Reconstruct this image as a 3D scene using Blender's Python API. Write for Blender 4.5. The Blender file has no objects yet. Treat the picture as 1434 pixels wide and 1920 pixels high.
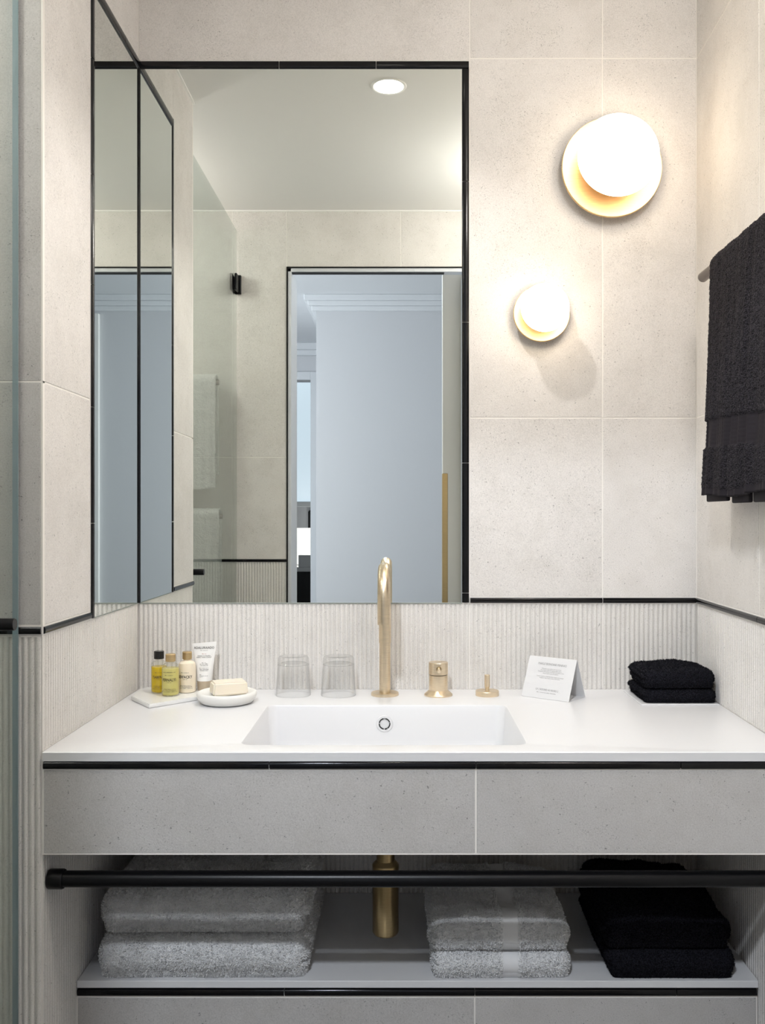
import bpy, bmesh, math, random
import numpy as np
from mathutils import Vector, Matrix, noise

random.seed(4); rng = np.random.default_rng(7)
PI = math.pi
S = bpy.context.scene
C = S.collection

# ------------------------------------------------------------------ camera, light, exposure
CAMH, DB, F = 1.21, 1.80, 1707.0            # lens height, distance to the mirror wall, focal length in px of 1434x1920
CEIL = 2.247
cam = bpy.data.cameras.new('camera'); camo = bpy.data.objects.new('camera', cam); C.objects.link(camo)
camo.location = (0, -DB, CAMH); camo.rotation_euler = (PI/2, 0, 0)
cam.sensor_fit = 'HORIZONTAL'; cam.sensor_width = 36; cam.lens = 36*F/1434
cam.shift_x = -35/1434; cam.shift_y = 10/1434; cam.clip_start = .6
S.camera = camo
w = bpy.data.worlds.new('world'); S.world = w; w.use_nodes = True
w.node_tree.nodes['Background'].inputs[0].default_value = (.75, .87, 1, 1)
w.node_tree.nodes['Background'].inputs[1].default_value = .3
S.view_settings.view_transform = 'Standard'; S.view_settings.look = 'None'
S.view_settings.gamma = 1; S.view_settings.use_curve_mapping = False
S.view_settings.exposure = 0.15

def area(name, loc, rot, sx, sy, power, col, spread=PI):
    l = bpy.data.lights.new(name, 'AREA'); l.shape = 'RECTANGLE'; l.size = sx; l.size_y = sy
    l.energy = power; l.color = col; l.spread = spread
    o = bpy.data.objects.new(name, l); C.objects.link(o); o.location = loc; o.rotation_euler = rot
    return o
P_WIN, P_HALL, P_DOWN, P_ROOM, P_SHOW, E_LAMP, E_SMALL = 46, 14, 1.7, .80, .70, 6.5, 10
COOL = (.90, .94, 1.0); WARM = (1, .77, .53); NEUT = (1, .955, .90)
# daylight from the hall's window on its left side
area('hall_daylight', (-2.05, -2.75, 1.5), (0, -PI/2, 0), 1.6, 1.3, P_WIN, COOL)

# ------------------------------------------------------------------ helpers
def bxp(x): return (x-752)/950.0            # photo column -> x on the mirror wall
def bzp(y): return CAMH+(970-y)/950.0       # photo row -> z on the mirror wall

def link_mesh(name, me, mat, parent=None, smooth=False):
    o = bpy.data.objects.new(name, me); C.objects.link(o)
    if mat: me.materials.append(mat)
    if parent: o.parent = parent
    if smooth: me.polygons.foreach_set('use_smooth', [True]*len(me.polygons))
    return o
def obj(name, bm, mat, parent=None, smooth=False):
    me = bpy.data.meshes.new(name)
    bmesh.ops.recalc_face_normals(bm, faces=bm.faces[:])
    bm.to_mesh(me); bm.free()
    return link_mesh(name, me, mat, parent, smooth)
def autosmooth(o, ang=40):
    me = o.data; me.polygons.foreach_set('use_smooth', [True]*len(me.polygons))
    me.set_sharp_from_angle(angle=math.radians(ang)); return o
def tag(o, label, cat, group=None, kind=None):
    o['label'] = label; o['category'] = cat
    if group: o['group'] = group
    if kind: o['kind'] = kind
    return o
def thing(name, label, cat, loc=(0,0,0), group=None, rotz=0):
    o = bpy.data.objects.new(name, None); C.objects.link(o); o.location = loc; o.rotation_euler = (0,0,rotz)
    o.empty_display_size = .02
    return tag(o, label, cat, group)
def struct(o): o['kind'] = 'structure'; return o

def box_bm(x0,x1,y0,y1,z0,z1, bev=0, seg=1, bm=None):
    own = bm is None
    b = bmesh.new()
    bmesh.ops.create_cube(b, size=1)
    for v in b.verts:
        v.co = Vector(((x0+x1)/2+v.co.x*(x1-x0), (y0+y1)/2+v.co.y*(y1-y0), (z0+z1)/2+v.co.z*(z1-z0)))
    if bev: bmesh.ops.bevel(b, geom=b.edges[:], offset=bev, segments=seg, affect='EDGES', profile=.5)
    if own: return b
    me = bpy.data.meshes.new('t'); b.to_mesh(me); b.free(); bm.from_mesh(me); bpy.data.meshes.remove(me)
    return bm
def lathe_bm(prof, n=32, bm=None, cx=0, cy=0, cz=0, axis='Z'):
    bm = bm or bmesh.new()
    rings = []
    for r, z in prof:
        if r < 1e-6: rings.append([bm.verts.new(_ax(0,0,z,axis,cx,cy,cz))])
        else: rings.append([bm.verts.new(_ax(r*math.cos(2*PI*i/n), r*math.sin(2*PI*i/n), z, axis, cx,cy,cz)) for i in range(n)])
    for a, b in zip(rings, rings[1:]):
        if len(a) == 1 and len(b) == 1: continue
        for i in range(n):
            j = (i+1) % n
            if len(a) == 1: bm.faces.new((a[0], b[i], b[j]))
            elif len(b) == 1: bm.faces.new((a[i], a[j], b[0]))
            else: bm.faces.new((a[i], a[j], b[j], b[i]))
    return bm
def _ax(x,y,z,axis,cx,cy,cz):
    if axis == 'Z': return (cx+x, cy+y, cz+z)
    if axis == 'Y': return (cx+x, cy-z, cz+y)      # axis runs towards -Y (towards the camera)
    return (cx+z, cy+x, cz+y)                       # 'X'
def tube_bm(pts, r, n=20, bm=None, cap=True):
    bm = bm or bmesh.new(); rings = []
    pts = [Vector(p) for p in pts]; up = None
    for i, p in enumerate(pts):
        t = (pts[min(i+1,len(pts)-1)]-pts[max(i-1,0)]).normalized()
        if up is None: up = Vector((1,0,0)) if abs(t.x) < .9 else Vector((0,0,1))
        a = (up - t*up.dot(t)).normalized(); b = t.cross(a); up = a
        rr = r[i] if isinstance(r, (list,tuple)) else r
        rings.append([bm.verts.new(p + rr*(a*math.cos(2*PI*k/n)+b*math.sin(2*PI*k/n))) for k in range(n)])
    for A, B in zip(rings, rings[1:]):
        for k in range(n): bm.faces.new((A[k], A[(k+1)%n], B[(k+1)%n], B[k]))
    if cap: bm.faces.new(rings[0]); bm.faces.new(rings[-1])
    return bm

# ------------------------------------------------------------------ materials
def nt(name):
    m = bpy.data.materials.new(name); m.use_nodes = True
    n = m.node_tree; return m, n, n.nodes['Principled BSDF']
def N(t, typ, **kw):
    x = t.nodes.new(typ)
    for k, v in kw.items(): setattr(x, k, v)
    return x
def plain(name, col, rough=.5, metal=0, **inp):
    m, t, p = nt(name)
    p.inputs['Base Color'].default_value = (*col, 1); p.inputs['Roughness'].default_value = rough
    p.inputs['Metallic'].default_value = metal
    for k, v in inp.items(): p.inputs[k.replace('_',' ')].default_value = v
    return m
def ramp(t, fac, stops):
    r = N(t, 'ShaderNodeValToRGB'); e = r.color_ramp.elements
    while len(e) < len(stops): e.new(.5)
    for el, (p, c) in zip(e, stops): el.position = p; el.color = (*c, 1)
    t.links.new(fac, r.inputs[0]); return r.outputs[0]
def stone(name, base, k=1.0, bump=.35):
    """sand-coloured porcelain: cloudy tone, fine grain, dark pits"""
    m, t, p = nt(name)
    g = N(t, 'ShaderNodeNewGeometry'); oi = N(t, 'ShaderNodeObjectInfo')
    add = N(t, 'ShaderNodeVectorMath', operation='ADD'); mul = N(t, 'ShaderNodeVectorMath', operation='SCALE')
    t.links.new(oi.outputs['Random'], mul.inputs[0]); mul.inputs[3].default_value = 3.0
    t.links.new(g.outputs['Position'], add.inputs[0]); t.links.new(mul.outputs[0], add.inputs[1])
    def no(scale, det=3, rough=.6):
        n = N(t, 'ShaderNodeTexNoise'); n.inputs['Scale'].default_value = scale
        n.inputs['Detail'].default_value = det; n.inputs['Roughness'].default_value = rough
        t.links.new(add.outputs[0], n.inputs['Vector']); return n.outputs['Fac']
    c = base
    cloud = ramp(t, no(5.5, 5), [(.30, [x*.95 for x in c]), (.70, [min(1,x*1.03) for x in c])])
    grain = ramp(t, no(520, 2), [(.30, (.87,)*3), (.62, (1.04,)*3)])
    pits = ramp(t, no(210, 3, .7), [(.29, (.42,)*3), (.35, (1,)*3)])
    # the pits gather in clusters
    msk = ramp(t, no(9, 4, .8), [(.50, (0,)*3), (.60, (1,)*3)])
    fine = ramp(t, no(430, 3, .75), [(.34, (.55,)*3), (.42, (1,)*3)])
    cl_ = N(t, 'ShaderNodeMix', data_type='RGBA', blend_type='MIX'); cl_.inputs[6].default_value = (1,1,1,1)
    t.links.new(msk, cl_.inputs[0]); t.links.new(fine, cl_.inputs[7]); fine = cl_.outputs[2]
    patch = ramp(t, no(14, 4, .75), [(.44, (1,)*3), (.70, (.93,.925,.915))])
    out = cloud
    for src in (grain, pits, patch, fine):
        mx = N(t, 'ShaderNodeMix', data_type='RGBA', blend_type='MULTIPLY'); mx.inputs[0].default_value = k
        t.links.new(out, mx.inputs[6]); t.links.new(src, mx.inputs[7]); out = mx.outputs[2]
    t.links.new(out, p.inputs['Base Color'])
    p.inputs['Roughness'].default_value = .62
    b = N(t, 'ShaderNodeBump'); b.inputs['Strength'].default_value = bump; b.inputs['Distance'].default_value = .0012
    t.links.new(no(330, 4, .7), b.inputs['Height']); t.links.new(b.outputs[0], p.inputs['Normal'])
    return m
def brushed(name, col, rough=.33):
    m, t, p = nt(name)
    p.inputs['Metallic'].default_value = 1
    tc = N(t, 'ShaderNodeTexCoord'); mp = N(t, 'ShaderNodeMapping'); mp.inputs['Scale'].default_value = (60, 60, 2600)
    n = N(t, 'ShaderNodeTexNoise'); n.inputs['Scale'].default_value = 1; n.inputs['Detail'].default_value = 2
    t.links.new(tc.outputs['Object'], mp.inputs[0]); t.links.new(mp.outputs[0], n.inputs['Vector'])
    t.links.new(ramp(t, n.outputs['Fac'], [(.3, [x*.86 for x in col]), (.7, [min(1,x*1.08) for x in col])]), p.inputs['Base Color'])
    b = N(t, 'ShaderNodeBump'); b.inputs['Strength'].default_value = .12; b.inputs['Distance'].default_value = .0004
    t.links.new(n.outputs['Fac'], b.inputs['Height']); t.links.new(b.outputs[0], p.inputs['Normal'])
    p.inputs['Roughness'].default_value = rough
    return m
def terry(name, col, dark, sheen=.5):
    m, t, p = nt(name)
    tc = N(t, 'ShaderNodeTexCoord')
    v = N(t, 'ShaderNodeTexVoronoi'); v.inputs['Scale'].default_value = 520
    n = N(t, 'ShaderNodeTexNoise'); n.inputs['Scale'].default_value = 30; n.inputs['Detail'].default_value = 5
    t.links.new(tc.outputs['Object'], v.inputs['Vector']); t.links.new(tc.outputs['Object'], n.inputs['Vector'])
    a = ramp(t, v.outputs['Distance'], [(.15, col), (.75, dark)])
    b_ = ramp(t, n.outputs['Fac'], [(.3, (.86,)*3), (.7, (1,)*3)])
    mx = N(t, 'ShaderNodeMix', data_type='RGBA', blend_type='MULTIPLY'); mx.inputs[0].default_value = 1
    t.links.new(a, mx.inputs[6]); t.links.new(b_, mx.inputs[7]); t.links.new(mx.outputs[2], p.inputs['Base Color'])
    b = N(t, 'ShaderNodeBump', invert=True); b.inputs['Strength'].default_value = .8; b.inputs['Distance'].default_value = .0018
    t.links.new(v.outputs['Distance'], b.inputs['Height'])
    n2 = N(t, 'ShaderNodeTexNoise'); n2.inputs['Scale'].default_value = 150; n2.inputs['Detail'].default_value = 3; t.links.new(tc.outputs['Object'], n2.inputs['Vector'])
    b2 = N(t, 'ShaderNodeBump'); b2.inputs['Strength'].default_value = .8; b2.inputs['Distance'].default_value = .004
    t.links.new(n2.outputs['Fac'], b2.inputs['Height']); t.links.new(b.outputs[0], b2.inputs['Normal']); t.links.new(b2.outputs[0], p.inputs['Normal'])
    p.inputs['Roughness'].default_value = .95; p.inputs['Sheen Weight'].default_value = sheen
    p.inputs['Sheen Roughness'].default_value = .5; p.inputs['Sheen Tint'].default_value = (*[min(1, c*1.0+.1) for c in col], 1)
    p.inputs['Specular IOR Level'].default_value = .1
    return m
def emis(name, col, s):
    m, t, p = nt(name); p.inputs['Base Color'].default_value = (.8,.8,.8,1)
    p.inputs['Emission Color'].default_value = (*col,1); p.inputs['Emission Strength'].default_value = s
    return m
def thinglass(name, tint, f0=.04, power=5.0):
    m = bpy.data.materials.new(name); m.use_nodes = True; t = m.node_tree; t.nodes.clear()
    o = N(t, 'ShaderNodeOutputMaterial'); mx = N(t, 'ShaderNodeMixShader'); lw = N(t, 'ShaderNodeLayerWeight'); lw.inputs[0].default_value = .5
    tr = N(t, 'ShaderNodeBsdfTransparent'); gl = N(t, 'ShaderNodeBsdfGlossy')
    tr.inputs[0].default_value = (*tint, 1); gl.inputs['Roughness'].default_value = .02
    pw = N(t, 'ShaderNodeMath', operation='POWER'); pw.inputs[1].default_value = power
    ml = N(t, 'ShaderNodeMath', operation='MULTIPLY_ADD'); ml.inputs[1].default_value = 1-f0; ml.inputs[2].default_value = f0; ml.use_clamp = True
    t.links.new(lw.outputs['Facing'], pw.inputs[0]); t.links.new(pw.outputs[0], ml.inputs[0]); t.links.new(ml.outputs[0], mx.inputs[0])
    t.links.new(tr.outputs[0], mx.inputs[1]); t.links.new(gl.outputs[0], mx.inputs[2]); t.links.new(mx.outputs[0], o.inputs[0])
    return m

M = dict(
    tile=stone('sand_tile', (.735,.705,.68)), astone=stone('grey_stone', (.545,.53,.52), 1.2),
    flute=stone('fluted_tile', (.77,.745,.715), .8, .2),
    grout=plain('grout', (.84,.81,.77), .9),
    pencil=plain('black_glazed_tile', (.004,.004,.005), .10, Specular_IOR_Level=.32),
    whitegap=plain('white_joint', (.80,.78,.75), .7),
    solid=plain('white_solid_surface', (.74,.74,.755), .28),
    mirror=plain('silvered_mirror', (.83,.86,.83), 0.0, 1),
    edge=plain('mirror_edge', (.25,.29,.27), .3),
    brass=brushed('brushed_brass', (.80,.67,.49)),
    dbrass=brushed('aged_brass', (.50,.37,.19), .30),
    black=plain('satin_black', (.004,.004,.005), .30, Specular_IOR_Level=.25),
    bronze=plain('dark_bronze', (.16,.13,.11), .30, 1),
    ceil=plain('ceiling_paint', (.80,.79,.77), .9),
    cove=plain('white_bead', (.88,.87,.85), .7),
    hall=plain('hall_paint', (.66,.67,.70), .7),
    hallw=plain('hall_white_paint', (.76,.78,.81), .7),
    frame=plain('grey_white_frame', (.62,.64,.68), .45),
    doorp=plain('cream_door_paint', (.66,.64,.60), .5),
    floor=stone('floor_stone', (.10,.095,.09)),
    wtowel=terry('white_terry', (.94,.94,.945), (.84,.84,.85), .3),
    btowel=terry('black_terry', (.046,.041,.049), (.010,.009,.011), .12), ktowel=terry('blue_black_terry', (.020,.020,.028), (.004,.004,.006), .08),
    wband=plain('white_woven_band', (.76,.76,.77), .8),
    bband=plain('black_woven_band', (.020,.017,.021), .8, Specular_IOR_Level=.15),
    bottle=thinglass('clear_bottle', (.96,.96,.93)),
    tbase=thinglass('thick_glass', (.985,.99,.99), .06, 2.2), tumbler=thinglass('clear_tumbler', (.995,.997,.997), .014, 3.6),
    shower=thinglass('shower_glass', (.90,.935,.918), .04),
    gedge=plain('glass_edge', (.28,.36,.40), .15),
    oil=plain('amber_oil', (.97,.74,.03), .08, Transmission_Weight=.55, IOR=1.35),
    oil2=plain('pale_oil', (.97,.90,.36), .08, Transmission_Weight=.55, IOR=1.35),
    cream=plain('cream_lotion', (.86,.76,.60), .30, Subsurface_Weight=.2, Subsurface_Radius=(.01,.008,.005)),
    blackcap=plain('black_cap', (.008,.008,.008), .25),
    goldcap=brushed('gold_cap', (.62,.46,.25), .35),
    tube=plain('white_plastic', (.86,.85,.83), .35),
    taupe=plain('taupe_cap', (.50,.41,.30), .4),
    soap=plain('ivory_soap', (.84,.765,.64), .45, Subsurface_Weight=.25, Subsurface_Radius=(.012,.008,.004)),
    dish=plain('white_ceramic', (.80,.79,.76), .42),
    tray=plain('milky_onyx', (.84,.84,.83), .25, Subsurface_Weight=.3, Subsurface_Radius=(.01,.01,.01)),
    card=plain('white_card', (.69,.69,.70), .6),
    ink=plain('grey_ink', (.33,.33,.33), .7), dink=plain('dark_ink', (.04,.035,.03), .7), rink=plain('red_ink', (.5,.12,.08), .7),
    void=plain('black_void', (.004,.004,.004), .6),
    opal=emis('lit_opal_glass', (1,.84,.62), E_LAMP), opals=emis('lit_small_opal_glass', (1,.84,.62), E_SMALL),
    lens=emis('lit_downlight_lens', (1,.95,.86), 6),
)

# ------------------------------------------------------------------ wall tiling
class Face:
    """a wall plane: origin, horizontal direction u, outward normal n; local (u, z, depth)"""
    def __init__(s, o, u, n): s.o = Vector(o); s.u = Vector(u).normalized(); s.n = Vector(n).normalized()
    def mat(s):
        return Matrix(((s.u.x, s.n.x, 0, s.o.x), (s.u.y, s.n.y, 0, s.o.y), (s.u.z, s.n.z, 1, s.o.z), (0,0,0,1)))
GROUT = {}; GN = [0]
def grout(parent, face, u0, u1, z0, z1, sides=True):
    g = GROUT.setdefault((parent.name, tuple(face.mat().col[3]), tuple(face.n)), [parent, face, bmesh.new()])[2]
    k = .0013
    for a,b,c,d in ((u0-k,u1+k,z0-k,z0+k),(u0-k,u1+k,z1-k,z1+k)) + (((u0-k,u0+k,z0+k,z1-k),(u1-k,u1+k,z0+k,z1-k)) if sides else ()):
        GN[0] += 1; box_bm(a,b,-TH-.001,-.0005-(GN[0]%40)*.00001,c,d,bm=g)
def seam(parent, face, u0, u1, z0, z1):
    g = GROUT[(parent.name, tuple(face.mat().col[3]), tuple(face.n))][2]
    for u in (u0, u1): GN[0] += 1; box_bm(u-.0012, u+.0012, -TH-.001, -.0022-(GN[0]%40)*.00001, z0, z1, bm=g)
TH = .007      # tile thickness proud of the backing; backing sits TH behind the finished surface
J = .0011      # half a joint
def place(o, face): o.matrix_world = face.mat(); return o
def tile(face, u0, u1, z0, z1, parent, mat=None, name='tile', jl=J, th=TH):
    bm = box_bm(u0+jl, u1-jl, -th, 0, z0+J, z1-J, .0008)
    o = obj(name, bm, mat or M['tile'], parent); grout(parent, face, u0, u1, z0, z1)
    o.matrix_parent_inverse = Matrix(); o.matrix_basis = face.mat(); return o
def fluted(face, u0, u1, z0, z1, parent, pitch=.00937, depth=.0028, name='fluted_tile'):
    n = max(1, round((u1-u0)/pitch)); p = (u1-u0)/n; d = depth
    prof = []
    shape = [(0,-d), (.10,-d), (.17,-d*.45), (.27,-.0002), (.50,0), (.73,-.0002), (.85,-d*.45), (.93,-d)]
    for k in range(n):
        for f, y in shape: prof.append((u0+(k+f)*p, y))
    prof.append((u1, -d))
    prof[0] = (u0+J*.6, -d); prof[-1] = (u1-J*.6, -d)
    bm = bmesh.new(); lo = []; hi = []
    for x, y in prof: lo.append(bm.verts.new((x, y, z0+J))); hi.append(bm.verts.new((x, y, z1-J)))
    for a in range(len(prof)-1): bm.faces.new((lo[a], lo[a+1], hi[a+1], hi[a]))
    bl = [bm.verts.new((prof[i][0], -TH, z)) for z in (z0+J, z1-J) for i in (0,-1)]
    bm.faces.new(lo + [bl[1], bl[0]]); bm.faces.new(hi + [bl[3], bl[2]])
    bm.faces.new((lo[0], hi[0], bl[2], bl[0])); bm.faces.new((lo[-1], hi[-1], bl[3], bl[1]))
    o = obj(name, bm, M['flute'], parent); autosmooth(o, 60); grout(parent, face, u0, u1, z0, z1, False); seam(parent, face, u0, u1, z0, z1)
    o.matrix_basis = face.mat(); return o
def pencil(face, u0, u1, z0, z1, parent, proud=.004, vertical=False, name='pencil_tile', g=.0007):
    """glazed quarter-round bead: half-round section"""
    bm = bmesh.new(); a, b = (u0+g, u1-g); K = 7
    if vertical: lo_, hi_ = (u0, u1); a, b = z0+g, z1-g
    else: lo_, hi_ = (z0, z1)
    m = (lo_+hi_)/2; h = (hi_-lo_)/2
    R = []
    for e in (a, b):
        ring = []
        for i in range(K+1):
            t = PI*i/K; c = m-h*math.cos(t); dd = proud*math.sin(t)**.6
            ring.append((c, dd))
        ring = [(lo_, -TH)] + ring + [(hi_, -TH)]
        R.append([bm.verts.new((c, dd, e) if vertical else (e, dd, c)) for c, dd in ring])
    for i in range(len(R[0])-1): bm.faces.new((R[0][i], R[0][i+1], R[1][i+1], R[1][i]))
    bm.faces.new(R[0]); bm.faces.new(R[1])
    o = obj(name, bm, M['pencil'], parent); autosmooth(o, 50); o.matrix_basis = face.mat(); return o
def backing(name, bm, mat=None): return struct(obj(name, bm, mat or M['grout']))

XL = -.52; YP = -.48                     # left wall face, front of the recess
def XR(y): return .584 + .032*y          # right wall leans in a little towards the door
YW = -1.28; YH = -1.447                  # door wall, bath side and hall side
back = Face((0,0,0), (1,0,0), (0,-1,0))
left = Face((XL,0,0), (0,-1,0), (1,0,0))           # u = distance from the mirror wall
rdir = Vector((-.032,-1,0)).normalized()
right = Face((.584,0,0), rdir, (-rdir.y*-1, 0, 0)) 
right.n = Vector((-1, .032, 0)).normalized()
pier = Face((0,YP,0), (1,0,0), (0,-1,0))
door = Face((0,YW,0), (1,0,0), (0,1,0))
ZT0, ZT1 = bzp(1131), bzp(1121)          # black pencil line round the room
ZJ1, ZJ2 = bzp(783), bzp(108)            # tile joints
ZC = .87                                  # worktop

# wall_back
wb = backing('wall_back', box_bm(-.55, .75, TH, .14, 0, CEIL))
xM = bxp(880)
tile(back, XL, xM+.001, bzp(113), CEIL, wb)
for u0, u1 in ((xM+.001, bxp(1130)), (bxp(1130), .584)):
    tile(back, u0, u1, ZJ2, CEIL, wb); tile(back, u0, u1, ZJ1, ZJ2, wb); tile(back, u0, u1, ZT1+.001, ZJ1, wb)
us = [XL, bxp(510), bxp(694), xM, bxp(1130), .584]
us = [XL, XL+.24, XL+.49, xM, bxp(1130), .584]
for a, b in zip(us, us[1:]): fluted(back, a, b, ZC-.001, ZT0-.001, wb)
for a, b in zip(us, us[1:]): fluted(back, a, b, .44, .722, wb)
# wall_left (the stub between the vanity and the shower), with its end face
wl = backing('wall_left', box_bm(-1.5, XL-TH, YP+TH, .14, 0, CEIL))
YM = .27                                   # the side mirror's depth along the left wall
tile(left, YM+.007, -YP-.0026, ZJ1, ZJ2+.30, wl); tile(left, YM+.007, -YP-.0026, ZT1+.001, ZJ1, wl)
tile(left, 0, YM+.007, bzp(111), ZJ2+.30, wl)
fluted(left, 0, .24, ZC, ZT0-.001, wl); fluted(left, .24, -YP-.004, ZC, ZT0-.001, wl)
fluted(left, 0, .24, .0, .722, wl); fluted(left, .24, -YP-.004, .0, .722, wl)
tile(pier, XL-.60, XL-.0012, ZJ1, CEIL, wl, M['astone'], jl=.0016); tile(pier, XL-.60, XL-.0012, ZT1+.002, ZJ1, wl, M['astone'], jl=.0016)
fluted(pier, XL-.31, XL-.002, .0, ZT0-.003, wl, pitch=.0094); fluted(pier, XL-.62, XL-.31, .0, ZT0-.003, wl, pitch=.0094)
# wall_right
rb = bmesh.new(); n_ = right.n; q = [Vector((XR(y), y, 0)) - n_*TH for y in (.14, YH-.2)]
vs = [rb.verts.new((p.x+dx, p.y, z)) for z in (0, CEIL+.3) for p, dx in ((q[0],0),(q[1],0),(q[1],.16),(q[0],.16))]
for f in ((0,1,2,3),(4,5,6,7),(0,1,5,4),(1,2,6,5),(2,3,7,6),(3,0,4,7)): rb.faces.new([vs[i] for i in f])
# only the bath side: stop at the door wall
for v in rb.verts:
    if v.co.y < YW-.05: v.co.y = YW-.06; 
wr = backing('wall_right', rb)
for u0, u1 in ((0,.342),(.342,.80),(.80,1.28)):
    for z0, z1 in ((ZJ2, CEIL), (ZJ1, ZJ2), (ZT1+.001, ZJ1)): tile(right, u0, u1, z0, z1, wr)
    fluted(right, u0, u1, ZC if u0 < .4 else .5, ZT0-.001, wr)
fluted(right, 0, .342, .0, .722, wr); fluted(right, .342, .62, .0, .722, wr)
# door wall (seen in the mirror): tiles, opening, black bead, frame
DX0, DX1, DZ = -.383, .222, 2.052
s555 = lambda y: CAMH+(970-y)/555.0
fb = box_bm(-1.5, DX0, YH, YW-TH, 0, CEIL); box_bm(DX1, .75, YH, YW-TH, 0, CEIL, bm=fb); box_bm(DX0, DX1, YW-.04, YW-TH, DZ, CEIL, bm=fb); box_bm(DX0, DX1, YH, YW-.04, DZ+.08, CEIL, bm=fb)
wf = backing('wall_front', fb)
xa, zt1, zt0, zj = -.571, s555(1048.5), s555(1053.5), s555(857)
for u0, u1 in ((-1.17, xa), (xa, DX0-.004)):
    tile(door, u0, u1, zj, CEIL, wf); tile(door, u0, u1, zt1, zj, wf); fluted(door, u0, u1, .0, zt0, wf)
    pencil(door, u0, u1, zt0, zt1, wf, .003)
tile(door, DX0-.004, 0.0, DZ+.004, CEIL, wf); tile(door, 0.0, .56, DZ+.004, CEIL, wf); tile(door, DX1+.004, .56, 0, DZ+.003, wf)
df = thing('door_1', 'sliding door set in a pale grey frame with a black bead, seen in the mirror', 'door', (0,YW,0)); df['kind'] = 'structure'
def dpart(name, bm, mat): 
    o = obj(name, bm, mat); o.parent = df; o.location = (0,-YW,0); return o
bb = box_bm(DX0-.004, DX0, YW-.02, YW+.003, 0, DZ+.004); box_bm(DX0-.004, DX1+.004, YW-.02, YW+.003, DZ, DZ+.004, bm=bb); box_bm(DX1, DX1+.004, YW-.02, YW+.003, 0, DZ+.004, bm=bb)
dpart('black_bead', bb, M['pencil'])
fr = box_bm(DX0, DX0+.012, YH, YW, 0, DZ, .001); box_bm(DX0, DX1, YW-.04, YW, DZ-.012, DZ, .001, bm=fr); box_bm(DX1-.009, DX1, YH, YW, 0, DZ, .001, bm=fr)
dpart('door_frame', fr, M['frame'])
dpart('door_track', box_bm(DX0+.012, .146, YW-.032, YW-.008, DZ-.0135, DZ-.010), M['void'])
dpart('door_panel', box_bm(.1475, .75, YH-.045, YH-.006, .01, DZ+.03, .002), M['doorp'])
dpart('door_handle', box_bm(.1465, .1665, YH-.046, YH-.0045, .75, s555(883)-.0, .0015), M['dbrass'])
# shower side and far side walls, floor, ceiling
backing('wall_shower', box_bm(-1.5, -1.36, YW, YP, 0, CEIL), M['tile'])
fl = struct(obj('floor', box_bm(-1.5, .75, YH, .14, -.1, 0), M['floor']))
cl = struct(obj('ceiling', box_bm(-1.5, .75, YH, .14, CEIL, CEIL+.1), M['ceil']))
cv = box_bm(-1.36, .56, YW-.001, YW+.004, CEIL-.004, CEIL); box_bm(XL, XL+.004, YP, 0, CEIL-.004, CEIL, bm=cv); box_bm(-1.36, XL+.004, YP-.004, YP, CEIL-.004, CEIL, bm=cv)
struct(obj('trim_1', cv, M['cove']))

# black pencil lines (each one a strip of glazed bead pieces)
def trimline(name, face, segs, vertical=False, proud=.004, gap=None):
    allu = [s for s in segs]
    u0 = min(s[0] for s in allu); u1 = max(s[1] for s in allu); z0 = min(s[2] for s in allu); z1 = max(s[3] for s in allu)
    root = struct(obj(name, box_bm(u0-.0012, u1+.0012, -TH-.001, .0006, z0-.0013, z1+.0013), M['whitegap'])); root.matrix_basis = face.mat()
    for s in allu:
        o = pencil(face, *s, root, proud, vertical); o.matrix_basis = Matrix()
    return root
zM0, zM1, zB = bzp(128.5), bzp(113.5), bzp(1130.5)      # bead above the mirror, bottom of the mirror
trimline('trim_2', back, [(XL, bxp(523), zM0, zM1), (bxp(523), bxp(705), zM0, zM1), (bxp(705), bxp(879.5), zM0, zM1)])
zz = [zB, bzp(1112), bzp(868), bzp(604), bzp(340), zM0]
trimline('trim_3', back, [(bxp(866.5), bxp(879.5), a, b) for a, b in zip(zz, zz[1:])], True)
trimline('trim_4', back, [(xM+.001, bxp(1130), ZT0, ZT1), (bxp(1130), .582, ZT0, ZT1)])
zl1 = zM0+.013
trimline('trim_5', left, [(.001, .10, bzp(130.5), bzp(111)), (.10, .262, bzp(130.5), bzp(111))], proud=.006)
zl1 = bzp(111)
trimline('trim_6', left, [(.262, .2765, a, b) for a, b in zip([zB-.001,1.20,1.395,1.60,1.785,1.98],[1.20,1.395,1.60,1.785,1.98,zl1])], True)
trimline('trim_7', left, [(.278, .4785, ZT0, ZT1)])
trimline('trim_8', pier, [(XL-.30, XL-.001, ZT0, ZT1), (XL-.60, XL-.30, ZT0, ZT1)])
trimline('trim_9', right, [(.003, .342, ZT0, ZT1), (.342, .66, ZT0, ZT1), (.66, .97, ZT0, ZT1)])

# ------------------------------------------------------------------ mirrors
def mirror(face, u0, u1, label, loc):
    t = thing('wall_mirror', label, 'mirror', loc)
    g = obj('mirror_glass', box_bm(u0, u1, -.004, .0020, zB, zM0, .0006), M['mirror'], t)
    k = obj('mirror_edge', box_bm(u0, u1, -.005, .0012, zB-.0015, zB), M['edge'], t)
    for o in (g, k): o.matrix_basis = Matrix.Translation(-Vector(loc)) @ face.mat()
    return t
mirror(back, XL+.003, bxp(866.5), 'large frameless wall mirror behind the faucet reflecting the doorway', ((XL+bxp(866))/2, 0, zB))
mirror(left, .001, .262, 'narrow side mirror on the left wall between black trims', (XL, -.13, zB))
struct(obj('trim_10', tube_bm([(XL+.003,-.003,zB),(XL+.003,-.003,zM1)], .0022, 8), M['pencil']))

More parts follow.
